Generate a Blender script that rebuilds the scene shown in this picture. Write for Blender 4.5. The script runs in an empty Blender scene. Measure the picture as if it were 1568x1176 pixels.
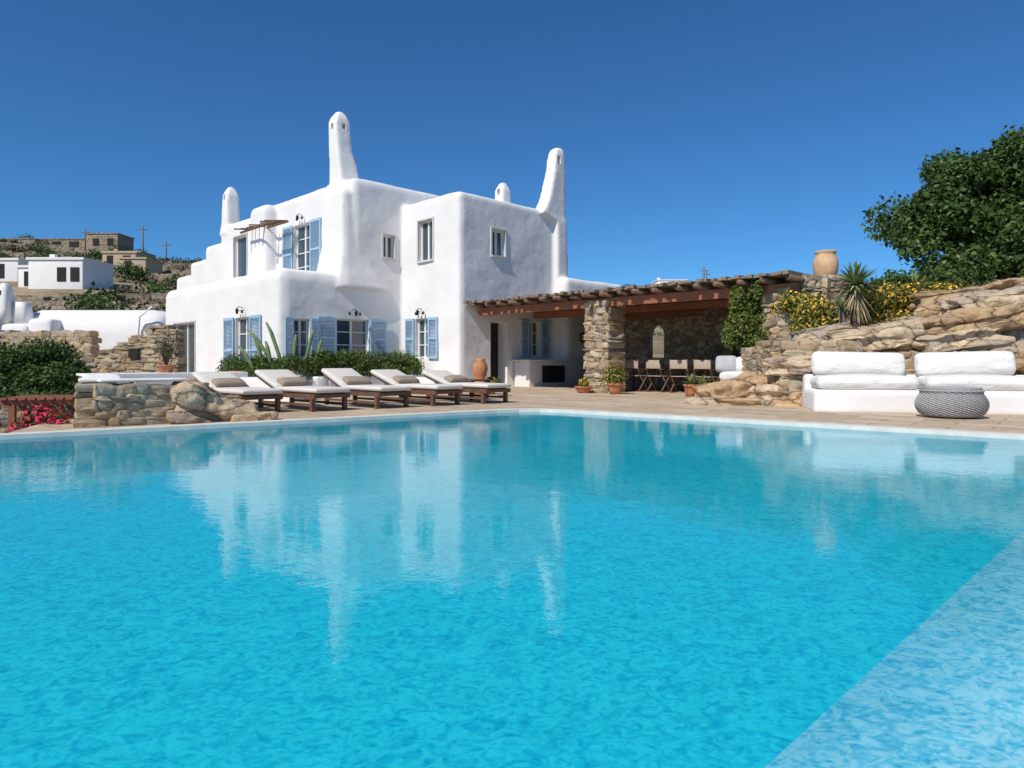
import bpy, math, random
import numpy as np
from mathutils import Vector, Matrix, noise
random.seed(5)
rng=np.random.default_rng(7)
S=bpy.context.scene
COL=S.collection
R=math.radians

# ------------------------------------------------------------ materials
def newmat(name):
    m=bpy.data.materials.new(name); m.use_nodes=True
    nt=m.node_tree; b=nt.nodes['Principled BSDF']
    return m,nt,b
def nd(nt,t,**k):
    n=nt.nodes.new(t)
    for a,v in k.items(): setattr(n,a,v)
    return n
def ramp(nt,stops,interp='LINEAR'):
    r=nt.nodes.new('ShaderNodeValToRGB'); r.color_ramp.interpolation=interp
    e=r.color_ramp.elements
    while len(e)<len(stops): e.new(0.5)
    for i,(p,c) in enumerate(stops):
        e[i].position=p; e[i].color=(c[0],c[1],c[2],1)
    return r
def pos(nt):
    g=nt.nodes.new('ShaderNodeNewGeometry'); return g.outputs['Position']
def nz(nt,scale,detail=4,rough=.55,vec=None):
    n=nt.nodes.new('ShaderNodeTexNoise'); n.inputs['Scale'].default_value=scale
    n.inputs['Detail'].default_value=detail; n.inputs['Roughness'].default_value=rough
    nt.links.new(vec if vec is not None else pos(nt),n.inputs['Vector']); return n
def bump(nt,src,strength,dist,bsdf,prev=None):
    b=nt.nodes.new('ShaderNodeBump'); b.inputs['Strength'].default_value=strength; b.inputs['Distance'].default_value=dist
    nt.links.new(src,b.inputs['Height'])
    if prev is not None: nt.links.new(prev.outputs[0],b.inputs['Normal'])
    if bsdf is not None: nt.links.new(b.outputs[0],bsdf.inputs['Normal'])
    return b
def mul(nt,a,b_):
    mx=nd(nt,'ShaderNodeMix',data_type='RGBA',blend_type='MULTIPLY'); mx.inputs[0].default_value=1
    nt.links.new(a,mx.inputs[6]); nt.links.new(b_,mx.inputs[7]); return mx.outputs[2]
def simple(name,c,rough=.8,var=.12,vs=3.,bs=0.,bscale=20.,bd=.01,spec=.3):
    m,nt,b=newmat(name)
    n=nz(nt,vs,5)
    r=ramp(nt,[(.3,[x*(1-var) for x in c]),(.7,[min(1,x*(1+var)) for x in c])])
    nt.links.new(n.outputs['Fac'],r.inputs[0]); nt.links.new(r.outputs[0],b.inputs['Base Color'])
    b.inputs['Roughness'].default_value=rough; b.inputs['Specular IOR Level'].default_value=spec
    if bs>0: bump(nt,nz(nt,bscale,6).outputs['Fac'],bs,bd,b)
    return m
def attrmat(name,stops,rough=.85,bs=.5,bscale=14,bd=.03,transl=0,nvar=.35,nscale=6,crack=None):
    m,nt,b=newmat(name)
    a=nt.nodes.new('ShaderNodeAttribute'); a.attribute_name='rnd'
    r=ramp(nt,stops); nt.links.new(a.outputs['Fac'],r.inputs[0])
    n=nz(nt,nscale,7,.68)
    r2=ramp(nt,[(.3,(1-nvar,)*3),(.7,(1+nvar*.5,)*3)]); nt.links.new(n.outputs['Fac'],r2.inputs[0])
    col=mul(nt,r.outputs[0],r2.outputs[0]); prev=None
    if crack:
        mp=nt.nodes.new('ShaderNodeMapping'); nt.links.new(pos(nt),mp.inputs[0]); mp.inputs['Scale'].default_value=crack; mp.inputs['Rotation'].default_value=(.1,-.14,.2)
        d=nz(nt,2.5,4,.6,mp.outputs[0]); ad=nd(nt,'ShaderNodeMix',data_type='RGBA',blend_type='ADD'); ad.inputs[0].default_value=.55
        nt.links.new(mp.outputs[0],ad.inputs[6]); nt.links.new(d.outputs['Color'],ad.inputs[7])
        e=nd(nt,'ShaderNodeTexVoronoi',feature='DISTANCE_TO_EDGE'); e.inputs['Scale'].default_value=1; nt.links.new(ad.outputs[2],e.inputs['Vector'])
        v=nd(nt,'ShaderNodeTexVoronoi'); v.inputs['Scale'].default_value=1; nt.links.new(ad.outputs[2],v.inputs['Vector'])
        er=ramp(nt,[(0,(.42,.37,.32)),(.03,(.9,.88,.86)),(.08,(1,1,1))]); nt.links.new(e.outputs['Distance'],er.inputs[0])
        sx=nt.nodes.new('ShaderNodeSeparateColor'); nt.links.new(v.outputs['Color'],sx.inputs[0])
        cr=ramp(nt,[(0,(.78,.79,.82)),(.5,(1,1,1)),(1,(1.2,1.14,1.05))]); nt.links.new(sx.outputs[0],cr.inputs[0])
        col=mul(nt,mul(nt,col,er.outputs[0]),cr.outputs[0])
        prev=bump(nt,er.outputs[0],.7,.05,None)
    nt.links.new(col,b.inputs['Base Color'])
    b.inputs['Roughness'].default_value=rough; b.inputs['Specular IOR Level'].default_value=.2
    if bs>0: bump(nt,nz(nt,bscale,8,.7).outputs['Fac'],bs,bd,b,prev)
    if transl>0:
        t=nt.nodes.new('ShaderNodeBsdfTranslucent'); nt.links.new(col,t.inputs[0])
        ms=nt.nodes.new('ShaderNodeMixShader'); ms.inputs[0].default_value=transl
        nt.links.new(b.outputs[0],ms.inputs[1]); nt.links.new(t.outputs[0],ms.inputs[2])
        nt.links.new(ms.outputs[0],nt.nodes['Material Output'].inputs[0])
    return m

def mk_white():
    m,nt,b=newmat('whitewash_plaster')
    n=nz(nt,.8,6); r=ramp(nt,[(.3,(.775,.745,.715)),(.7,(.83,.805,.775))])
    nt.links.new(n.outputs['Fac'],r.inputs[0]); nt.links.new(r.outputs[0],b.inputs['Base Color'])
    b.inputs['Roughness'].default_value=.9; b.inputs['Specular IOR Level'].default_value=.15
    b1=bump(nt,nz(nt,2.0,3).outputs['Fac'],.22,.10,None)
    bump(nt,nz(nt,9,5).outputs['Fac'],.15,.015,b,b1)
    return m
M_white=mk_white()
M_frame=simple('white_painted_wood',(.78,.77,.74),.5,.04)
M_blue=simple('blue_painted_wood',(.35,.51,.66),.55,.08,6)
def glass():
    m,nt,b=newmat('window_glass'); b.inputs['Base Color'].default_value=(.05,.075,.09,1)
    b.inputs['Roughness'].default_value=.04; b.inputs['Specular IOR Level'].default_value=.9
    bump(nt,nz(nt,1.5,2).outputs['Fac'],.15,.03,b); return m
M_glass=glass()
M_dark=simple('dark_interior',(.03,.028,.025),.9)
M_black=simple('black_iron',(.03,.03,.03),.5)
def wood(name,c1,c2,sc=(1,1,1)):
    m,nt,b=newmat(name)
    mp=nt.nodes.new('ShaderNodeMapping'); nt.links.new(pos(nt),mp.inputs[0]); mp.inputs['Scale'].default_value=sc
    n=nz(nt,5,8,.7,mp.outputs[0]); r=ramp(nt,[(.3,c1),(.7,c2)])
    nt.links.new(n.outputs['Fac'],r.inputs[0]); nt.links.new(r.outputs[0],b.inputs['Base Color'])
    b.inputs['Roughness'].default_value=.65; bump(nt,n.outputs['Fac'],.4,.01,b); return m
M_redwood=wood('stained_beam_wood',(.20,.065,.03),(.38,.14,.065),(1,1,4))
M_darkwood=wood('weathered_wood',(.10,.05,.03),(.25,.14,.085),(1,1,4))
M_roofwood=wood('roof_thatch_boards',(.14,.10,.07),(.32,.24,.17),(2,2,6))
M_loungewood=wood('teak_wood',(.09,.042,.025),(.20,.10,.06),(1,1,5))
M_cushion=simple('cream_canvas',(.67,.62,.55),.9,.05,8,.25,60,.004)
def cushw():
    m,nt,b=newmat('white_canvas'); b.inputs['Base Color'].default_value=(.74,.715,.67,1); b.inputs['Roughness'].default_value=.95
    b.inputs['Specular IOR Level'].default_value=.1
    mp=nt.nodes.new('ShaderNodeMapping'); nt.links.new(pos(nt),mp.inputs[0]); mp.inputs['Scale'].default_value=(1,1,2.2)
    b1=bump(nt,nz(nt,2.6,3,.55,mp.outputs[0]).outputs['Fac'],.6,.09,None); bump(nt,nz(nt,70,2).outputs['Fac'],.2,.003,b,b1); return m
M_cushw=cushw()
M_taupe=simple('taupe_fabric',(.34,.26,.19),.9,.12,20)
M_sling=simple('sling_canvas',(.45,.36,.27),.9,.1,20)
M_terra=simple('terracotta',(.50,.21,.10),.8,.2,8,.2,20)
M_jar=simple('pale_terracotta',(.60,.38,.22),.8,.2,6,.2,20)
M_stone=attrmat('fieldstone',[(0,(.24,.19,.15)),(.25,(.38,.28,.17)),(.5,(.50,.36,.21)),(.75,(.39,.33,.25)),(.92,(.56,.44,.28)),(1,(.42,.35,.25))],bs=.8,bscale=11,bd=.04)
M_rock=attrmat('schist_rock',[(0,(.42,.28,.17)),(.3,(.60,.42,.24)),(.6,(.50,.41,.31)),(1,(.70,.54,.36))],bs=.9,bscale=9,bd=.07,nvar=.3,nscale=5,crack=(1.1,1.1,3.0))
def stonewallmat(name,sc,c1,c2,c3):
    m,nt,b=newmat(name)
    mp=nt.nodes.new('ShaderNodeMapping'); nt.links.new(pos(nt),mp.inputs[0]); mp.inputs['Scale'].default_value=(1,1,1.9)
    d=nz(nt,2,3,.5,mp.outputs[0])
    ad=nd(nt,'ShaderNodeMix',data_type='RGBA',blend_type='ADD'); ad.inputs[0].default_value=.25
    nt.links.new(mp.outputs[0],ad.inputs[6]); nt.links.new(d.outputs['Color'],ad.inputs[7])
    v=nd(nt,'ShaderNodeTexVoronoi'); v.inputs['Scale'].default_value=sc; nt.links.new(ad.outputs[2],v.inputs['Vector'])
    e=nd(nt,'ShaderNodeTexVoronoi',feature='DISTANCE_TO_EDGE'); e.inputs['Scale'].default_value=sc; nt.links.new(ad.outputs[2],e.inputs['Vector'])
    sx=nt.nodes.new('ShaderNodeSeparateColor'); nt.links.new(v.outputs['Color'],sx.inputs[0])
    r=ramp(nt,[(0,c1),(.5,c2),(1,c3)]); nt.links.new(sx.outputs[0],r.inputs[0])
    er=ramp(nt,[(0,(.35,.33,.3)),(.07,(1,1,1))]); nt.links.new(e.outputs['Distance'],er.inputs[0])
    n=nz(nt,9,6); nr=ramp(nt,[(.3,(.7,.7,.7)),(.7,(1.15,1.15,1.15))]); nt.links.new(n.outputs['Fac'],nr.inputs[0])
    nt.links.new(mul(nt,mul(nt,r.outputs[0],er.outputs[0]),nr.outputs[0]),b.inputs['Base Color']); b.inputs['Roughness'].default_value=.9
    b1=bump(nt,er.outputs[0],.8,.04,None); bump(nt,n.outputs['Fac'],.5,.03,b,b1)
    return m
M_swall=stonewallmat('rubble_masonry',3.2,(.28,.21,.14),(.47,.35,.22),(.58,.46,.31))
M_swall_far=stonewallmat('rubble_masonry_far',1.6,(.22,.17,.12),(.34,.27,.19),(.42,.34,.25))
leafstops=lambda a,b,c:[(0,a),(.55,b),(1,c)]
M_leaf_tree=attrmat('tree_leaves',leafstops((.03,.06,.016),(.08,.14,.032),(.19,.27,.075)),.45,0,transl=.25,nvar=.4,nscale=1.2)
M_leaf_bush=attrmat('bush_leaves',leafstops((.03,.06,.015),(.075,.135,.03),(.16,.23,.065)),.6,0,transl=.25,nvar=.3,nscale=2)
M_leaf_lime=attrmat('lime_leaves',leafstops((.06,.09,.02),(.16,.21,.045),(.31,.34,.09)),.6,0,transl=.3,nvar=.3,nscale=2)
M_leaf_dry=attrmat('scrub_leaves',leafstops((.05,.055,.025),(.11,.11,.05),(.19,.17,.09)),.8,0,nvar=.3,nscale=.3)
M_yucca=attrmat('yucca_blades',leafstops((.10,.14,.045),(.20,.27,.09),(.34,.39,.16)),.5,0,transl=.15)
M_straw=attrmat('dry_blades',leafstops((.25,.19,.10),(.38,.30,.17),(.50,.40,.25)),.8,0)
M_yellow=simple('yellow_petals',(.72,.42,.06),.7,.25)
M_red=simple('magenta_petals',(.65,.03,.10),.7,.2)
M_bark=simple('bark',(.16,.12,.09),.9,.3,6,.6,12)
M_cactus=simple('cactus_skin',(.15,.22,.09),.6,.2,5)
M_wick=attrmat('grey_wicker',[(0,(.20,.195,.19)),(1,(.50,.49,.47))],bs=.3,bscale=60,bd=.004,nvar=.2,nscale=20)

def pavemat():
    m,nt,b=newmat('flagstone_paving')
    v=nd(nt,'ShaderNodeTexBrick'); 
    mp=nt.nodes.new('ShaderNodeMapping'); nt.links.new(pos(nt),mp.inputs[0]); mp.inputs['Rotation'].default_value=(0,0,R(40))
    nt.links.new(mp.outputs[0],v.inputs['Vector'])
    v.inputs['Scale'].default_value=1.; v.inputs['Brick Width'].default_value=.9; v.inputs['Row Height'].default_value=.42
    v.inputs['Mortar Size'].default_value=.012; v.inputs['Bias'].default_value=0
    v.inputs['Color1'].default_value=(.45,.35,.24,1); v.inputs['Color2'].default_value=(.60,.48,.34,1); v.inputs['Mortar'].default_value=(.30,.23,.16,1)
    n=nz(nt,4,8,.65); nr=ramp(nt,[(.3,(.8,.78,.75)),(.7,(1.15,1.12,1.1))]); nt.links.new(n.outputs['Fac'],nr.inputs[0])
    nt.links.new(mul(nt,v.outputs['Color'],nr.outputs[0]),b.inputs['Base Color']); b.inputs['Roughness'].default_value=.85
    b1=bump(nt,v.outputs['Fac'],-.4,.01,None); bump(nt,n.outputs['Fac'],.3,.01,b,b1)
    return m
M_pave=pavemat()
M_coping=simple('pale_coping_stone',(.66,.62,.55),.8,.1,5,.2,30)
def groundmat():
    m,nt,b=newmat('dry_hillside')
    n=nz(nt,.06,8,.65); r=ramp(nt,[(.32,(.10,.10,.045)),(.45,(.22,.18,.10)),(.55,(.38,.29,.18)),(.68,(.16,.15,.065))])
    nt.links.new(n.outputs['Fac'],r.inputs[0])
    n2=nz(nt,1.2,8,.7); nr=ramp(nt,[(.3,(.6,.6,.6)),(.7,(1.25,1.2,1.15))]); nt.links.new(n2.outputs['Fac'],nr.inputs[0])
    nt.links.new(mul(nt,r.outputs[0],nr.outputs[0]),b.inputs['Base Color']); b.inputs['Roughness'].default_value=.95
    bump(nt,n2.outputs['Fac'],.6,.3,b); return m
M_ground=groundmat()
def basinmat():
    m,nt,b=newmat('pool_plaster')
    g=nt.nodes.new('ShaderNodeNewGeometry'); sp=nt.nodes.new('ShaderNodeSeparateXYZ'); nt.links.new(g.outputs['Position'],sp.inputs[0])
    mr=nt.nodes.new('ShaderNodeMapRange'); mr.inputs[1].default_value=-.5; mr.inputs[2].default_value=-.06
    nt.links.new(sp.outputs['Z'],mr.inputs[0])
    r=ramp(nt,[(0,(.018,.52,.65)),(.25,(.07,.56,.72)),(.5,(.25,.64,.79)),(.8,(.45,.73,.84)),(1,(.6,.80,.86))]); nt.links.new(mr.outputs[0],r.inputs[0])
    n=nz(nt,7,3); nr=ramp(nt,[(.3,(.95,.95,.95)),(.7,(1.04,1.04,1.04))]); nt.links.new(n.outputs['Fac'],nr.inputs[0])
    nt.links.new(mul(nt,r.outputs[0],nr.outputs[0]),b.inputs['Base Color']); b.inputs['Roughness'].default_value=.9; b.inputs['Specular IOR Level'].default_value=0
    return m
M_basin=basinmat()
M_basinwall=simple('pool_wall_plaster',(.02,.44,.56),.9,.04,spec=0)
def watermat():
    m,nt,b=newmat('pool_water'); nt.nodes.remove(b)
    mp=nt.nodes.new('ShaderNodeMapping'); nt.links.new(pos(nt),mp.inputs[0]); mp.inputs['Scale'].default_value=(1,1.2,1); mp.inputs['Rotation'].default_value=(0,0,R(-20))
    n1=nz(nt,1.3,2,.5,mp.outputs[0]); n2=nz(nt,12,3,.6,mp.outputs[0])
    b1=bump(nt,n1.outputs['Fac'],1,.0032,None); b2=bump(nt,n2.outputs['Fac'],1,.0010,None,b1)
    fr=nt.nodes.new('ShaderNodeFresnel'); fr.inputs[0].default_value=1.33; nt.links.new(b2.outputs[0],fr.inputs['Normal'])
    gl=nt.nodes.new('ShaderNodeBsdfGlossy'); gl.inputs['Roughness'].default_value=.0; nt.links.new(b2.outputs[0],gl.inputs['Normal'])
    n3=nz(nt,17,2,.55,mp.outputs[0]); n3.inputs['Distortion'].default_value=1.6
    r=ramp(nt,[(.36,(.36,.76,.86)),(.46,(.70,.90,.94)),(.54,(1,1,1))]); nt.links.new(n3.outputs['Fac'],r.inputs[0])  # caustic light ripples painted into the transparent tint as noise
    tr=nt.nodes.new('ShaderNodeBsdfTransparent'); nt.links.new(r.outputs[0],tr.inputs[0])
    ms=nt.nodes.new('ShaderNodeMixShader'); nt.links.new(fr.outputs[0],ms.inputs[0]); nt.links.new(tr.outputs[0],ms.inputs[1]); nt.links.new(gl.outputs[0],ms.inputs[2])
    nt.links.new(ms.outputs[0],nt.nodes['Material Output'].inputs[0]); return m
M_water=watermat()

# ------------------------------------------------------------ mesh helpers
def gridcube(xs,ys,zs):
    vid={}; V=[]; F=[]; n=[len(a)-1 for a in (xs,ys,zs)]
    def g(t):
        t=tuple(t)
        if t not in vid: vid[t]=len(V); V.append((xs[t[0]],ys[t[1]],zs[t[2]]))
        return vid[t]
    for ax in range(3):
        b,c=(ax+1)%3,(ax+2)%3
        for side in (0,n[ax]):
            for p in range(n[b]):
                for q in range(n[c]):
                    ids=[]
                    for dp,dq in ((0,0),(1,0),(1,1),(0,1)):
                        t=[0,0,0]; t[ax]=side; t[b]=p+dp; t[c]=q+dq; ids.append(g(t))
                    if side==0: ids.reverse()
                    F.append(tuple(ids))
    return np.array(V,float),F
def xf(M,V):
    M=np.array(M); return V@M[:3,:3].T+M[:3,3]
I4=Matrix.Identity(4)
class MB:
    def __init__(s): s.v=[];s.f=[];s.m=[];s.c=[];s.sm=[];s.n=0
    def add(s,V,F,mat=0,c=None,smooth=False):
        V=np.asarray(V,float); n=s.n
        s.v.append(V); s.f+=[tuple(i+n for i in q) for q in F]; s.m+=[mat]*len(F); s.sm+=[smooth]*len(F)
        s.c.append(np.asarray(c,float) if hasattr(c,'__len__') else np.full(len(V),random.random() if c is None else c)); s.n+=len(V)
    def box(s,M,x0,x1,y0,y1,z0,z1,mat=0,c=None):
        V,F=gridcube([x0,x1],[y0,y1],[z0,z1]); s.add(xf(M,V),F,mat,c)
    def rbox(s,M,x0,x1,y0,y1,z0,z1,r,mat=0,n=1,puff=0,c=None):
        ctr=np.array([(x0+x1)/2,(y0+y1)/2,(z0+z1)/2]); h=np.array([x1-x0,y1-y0,z1-z0])/2
        r=min(r,h.min()*.999)
        ax=[]
        for k in range(3):
            a=[-h[k],-h[k]+r*.3,-h[k]+r]+list(np.linspace(-h[k]+r,h[k]-r,n+2)[1:-1])+[h[k]-r,h[k]-r*.3,h[k]]
            ax.append(sorted(set(np.round(a,6))))
        V,F=gridcube(*ax)
        inner=np.clip(V,-(h-r),(h-r)); d=V-inner; L=np.linalg.norm(d,axis=1,keepdims=True); L[L<1e-9]=1
        V=inner+d/L*r
        if puff:
            k=int(np.argmin(h)); o=[i for i in range(3) if i!=k]
            w=(1-(V[:,o[0]]/h[o[0]])**2)*(1-(V[:,o[1]]/h[o[1]])**2)
            V[:,k]+=np.sign(V[:,k])*puff*np.clip(w,0,1)
        s.add(xf(M,V+ctr),F,mat,c,True)
    def tube(s,pts,rad,seg=8,mat=0,c=None,cap=True):
        P=[Vector(p) for p in pts]; n=len(P)
        if not hasattr(rad,'__len__'): rad=[rad]*n
        V=[];F=[]
        up=Vector((.13,.31,.94)).normalized()
        for i,p in enumerate(P):
            t=(P[min(i+1,n-1)]-P[max(i-1,0)]).normalized()
            a=t.cross(up)
            if a.length<.2: a=t.cross(Vector((1,0,0)))
            a.normalize(); b=t.cross(a)
            for k in range(seg):
                th=2*math.pi*k/seg; V.append(p+(a*math.cos(th)+b*math.sin(th))*rad[i])
        for i in range(n-1):
            for k in range(seg):
                k2=(k+1)%seg; F.append((i*seg+k,i*seg+k2,(i+1)*seg+k2,(i+1)*seg+k))
        if cap: F.append(tuple(range(seg))[::-1]); F.append(tuple((n-1)*seg+k for k in range(seg)))
        s.add(np.array([tuple(v) for v in V]),F,mat,c,True)
    def lathe(s,M,prof,seg=24,mat=0,c=None,mod=None,smooth=True,cf=None):
        V=[];F=[];n=len(prof);CC=[]
        for i,(r,z) in enumerate(prof):
            for k in range(seg):
                th=2*math.pi*k/seg; rr=r+(mod(i,k) if mod else 0); V.append((rr*math.cos(th),rr*math.sin(th),z)); CC.append(cf(i,k) if cf else .5)
        for i in range(n-1):
            for k in range(seg):
                k2=(k+1)%seg; F.append((i*seg+k,i*seg+k2,(i+1)*seg+k2,(i+1)*seg+k))
        F.append(tuple((n-1)*seg+k for k in range(seg))); F.append(tuple(range(seg))[::-1])
        s.add(xf(M,np.array(V)),F,mat,CC if cf else c,smooth)
    def loft(s,M,secs,mat=0,seg=28,ex=8):
        V=[];F=[];n=len(secs)
        for (cx,cy,z,hx,hy) in secs:
            for k in range(seg):
                th=2*math.pi*(k+.5)/seg; c_,s_=math.cos(th),math.sin(th); q=(abs(c_)**ex+abs(s_)**ex)**(-1/ex)
                V.append((cx+hx*c_*q,cy+hy*s_*q,z))
        for i in range(n-1):
            for k in range(seg):
                k2=(k+1)%seg; F.append((i*seg+k,i*seg+k2,(i+1)*seg+k2,(i+1)*seg+k))
        F.append(tuple((n-1)*seg+k for k in range(seg))); F.append(tuple(range(seg))[::-1])
        s.add(xf(M,np.array(V)),F,mat,0,True)
    def obj(s,name,mats,parent=None):
        me=bpy.data.meshes.new(name)
        V=np.concatenate(s.v); me.from_pydata(V.tolist(),[],s.f)
        me.polygons.foreach_set('material_index',s.m); me.polygons.foreach_set('use_smooth',s.sm)
        a=me.attributes.new('rnd','FLOAT','POINT'); a.data.foreach_set('value',np.concatenate(s.c).astype(np.float32))
        for m in mats: me.materials.append(m)
        me.update()
        o=bpy.data.objects.new(name,me); COL.objects.link(o)
        if parent: o.parent=parent
        return o
def empty(name):
    e=bpy.data.objects.new(name,None); COL.objects.link(e); return e

_T={}
def tmpl(n,ex=5):
    if (n,ex) not in _T:
        l=np.linspace(-1,1,n); V,F=gridcube(l,l,l)
        V=V/((np.abs(V)**ex).sum(1,keepdims=True)**(1/ex)); _T[(n,ex)]=(V,F)
    return _T[(n,ex)]
def stone(mb,ctr,half,rotz=0,tilt=0,n=5,amp=.15,mat=0,c=None):
    V,F=tmpl(n,12); V=V.copy()
    d=np.zeros(len(V))
    for _ in range(4):
        k=rng.normal(size=3)*2.2; d+=np.sin(V@k+rng.uniform(0,6.3))
    V=V+V*(amp*d[:,None]/2)*np.array([1,.35,1])
    V[:,2]+=V[:,0]*rng.normal()*.16; V[:,0]+=V[:,2]*rng.normal()*.12
    V=V*np.array(half)
    M=Matrix.Translation(ctr)@Matrix.Rotation(rotz,4,'Z')@Matrix.Rotation(tilt,4,'Y')
    mb.add(xf(M,V),F,mat,rng.uniform() if c is None else c,False)
def boulder(mb,ctr,half,rotz=0,tilt=(0,0),n=14,mat=0,c=None,amp=.22,strata=.035,seed=0):
    V,F=tmpl(n,9); V=V.copy(); W=V*np.array(half); o=np.array([seed*7.3,seed*3.1,seed*1.7])
    out=[]
    for p,w in zip(V,W):
        q=Vector(tuple(w*1.3+o))
        a=noise.fractal(q,1,2,4)*amp+noise.noise(q*4.)*.07
        st=noise.noise(Vector((w[0]*.6+o[0],w[1]*.6,w[2]*7+o[2])))
        st=(1 if st>.05 else -.6 if st<-.1 else 0)*.5+st*.6
        ww=w*(1+a); nn=Vector((p[0],p[1],0))
        if nn.length>.01:
            nn.normalize(); ww=ww+np.array([nn.x,nn.y,0])*st*strata*2
        out.append(ww)
    M=Matrix.Translation(ctr)@Matrix.Rotation(rotz,4,'Z')@Matrix.Rotation(tilt[0],4,'Y')@Matrix.Rotation(tilt[1],4,'X')
    mb.add(xf(M,np.array(out)),F,mat,rng.uniform() if c is None else c,False)
def stone_wall(mb,p0,p1,z0,hfn,th,sz,core=True):
    p0=np.array(p0,float);p1=np.array(p1,float); L=np.linalg.norm(p1-p0); d=(p1-p0)/L; ang=math.atan2(d[1],d[0])
    hf=hfn if callable(hfn) else (lambda t:hfn)
    z=z0
    while True:
        rh=sz*rng.uniform(.28,.7); x=-rng.uniform(0,sz*.3); any_=False
        while x<L:
            w=sz*rng.uniform(.45,1.6)
            if x+w>L+sz*.15: w=max(L-x+.02,sz*.25)
            xc=x+w/2; hh=rh*rng.uniform(.9,1.22)
            if z+rh*.6<=hf(min(max(xc/L,0),1)):
                any_=True; p=p0+d*xc
                stone(mb,(p[0],p[1],z+rh/2+rng.normal()*.008),(w/2*1.02,th/2*rng.uniform(.93,1.05),hh/2*1.03),ang+rng.normal()*.04,rng.normal()*.05)
            x+=w
        z+=rh
        if not any_: break
    if core:
        M=Matrix.Translation((p0[0],p0[1],0))@Matrix.Rotation(ang,4,'Z')
        N=12
        for i in range(N):
            h=min(hf(i/N),hf((i+1)/N))-sz*.3
            if h>z0: mb.box(M,max(L*i/N,.04),min(L*(i+1)/N,L-.04),-th*.43,th*.43,z0,h,0,.85)

def leafmesh(name,C,size,mats,idx,N=None,asp=.55,parent=None,c=None):
    n=len(C)
    N=N/np.linalg.norm(N,axis=1,keepdims=True)
    A=np.cross(N,rng.normal(size=(n,3))); A/=np.linalg.norm(A,axis=1,keepdims=True); B=np.cross(N,A)
    sz=np.asarray(size)[:,None]
    V=np.stack([C-A*sz,C-B*sz*asp+N*sz*.1,C+A*sz,C+B*sz*asp+N*sz*.1],1).reshape(-1,3)
    me=bpy.data.meshes.new(name)
    me.vertices.add(4*n); me.vertices.foreach_set('co',V.ravel().astype(np.float32))
    me.loops.add(4*n); me.loops.foreach_set('vertex_index',np.arange(4*n,dtype=np.int32))
    me.polygons.add(n); me.polygons.foreach_set('loop_start',np.arange(0,4*n,4,dtype=np.int32))
    try: me.polygons.foreach_set('loop_total',np.full(n,4,dtype=np.int32))
    except Exception: pass
    me.polygons.foreach_set('material_index',np.asarray(idx,dtype=np.int32))
    a=me.attributes.new('rnd','FLOAT','POINT')
    a.data.foreach_set('value',np.repeat(c,4).astype(np.float32))
    for m in mats: me.materials.append(m)
    me.update(calc_edges=True); me.validate()
    o=bpy.data.objects.new(name,me); COL.objects.link(o)
    if parent: o.parent=parent
    return o
def blobs_points(blobs,n,shell=.7):
    B=np.array(blobs,float); w=(B[:,3]*B[:,4]*B[:,5])**(2/3); w/=w.sum()
    k=rng.choice(len(B),n,p=w); D=rng.normal(size=(n,3)); D/=np.linalg.norm(D,axis=1,keepdims=True)
    r=1-(1-shell)*rng.uniform(0,1,n)**1.5*1.5+rng.normal(size=n)*.07
    lump=np.sin(D[:,0]*5+k*1.7)*np.sin(D[:,1]*5+k)*np.cos(D[:,2]*5+k*2.3)*.16
    P=B[k,:3]+D*B[k,3:6]*(r+lump)[:,None]
    return P,D,k
def foliage(name,blobs,n,size,mat,flower=None,ff=0,fs=None,shell=.7,parent=None,asp=.55):
    P,D,k=blobs_points(blobs,n,shell)
    N=D*.7+rng.normal(size=(n,3))*.6+np.array([0,0,.3])
    idx=np.zeros(n,int); c=np.clip(rng.normal(.45,.22,n)+ (np.sin(k*12.9)*.14),0,1)
    sz=size*rng.uniform(.6,1.3,n)
    mats=[mat]
    if flower:
        mats.append(flower); f=rng.uniform(size=n)<ff; idx[f]=1; P[f]+=D[f]*size*.8; sz[f]=fs or size
        N[f]=D[f]+rng.normal(size=(int(f.sum()),3))*.4
    return leafmesh(name,P,sz,mats,idx,N,asp,parent,c)
def crown(center,rad,nb,rb,seed=1):
    r=np.random.default_rng(seed); out=[]
    for i in range(nb):
        d=r.normal(size=3); d/=np.linalg.norm(d); d[2]=abs(d[2])*1. if r.uniform()<.6 else d[2]
        q=r.uniform(.55,1.)
        c=np.array(center)+d*np.array(rad)*q; s=r.uniform(*rb)
        out.append((c[0],c[1],c[2],s*r.uniform(.9,1.3),s*r.uniform(.9,1.3),s*r.uniform(.7,1)))
    return out
def blades(mb,ctr,n,L,w,e0,e1,droop,mat=0,seg=4):
    for i in range(n):
        az=rng.uniform(0,2*math.pi); el=rng.uniform(e0,e1); l=L*rng.uniform(.75,1.1)
        d=np.array([math.cos(az)*math.cos(el),math.sin(az)*math.cos(el),math.sin(el)]); sd=np.array([-math.sin(az),math.cos(az),0])
        V=[];F=[]
        for k in range(seg+1):
            t=k/seg; p=np.array(ctr)+d*l*t+np.array([0,0,-droop*l*t*t]); ww=w*(1-t**1.8)*(.6+.4*min(1,t*4))+.002
            V+= [p-sd*ww,p+sd*ww]
        for k in range(seg): F.append((2*k,2*k+1,2*k+3,2*k+2))
        mb.add(np.array(V),F,mat,rng.uniform())

C0=(-1.7,22,0)
HM=Matrix.Translation(C0)@Matrix.Rotation(R(45),4,'Z')
def toW(x,y,z=0): return HM@Vector((x,y,z))

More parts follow.
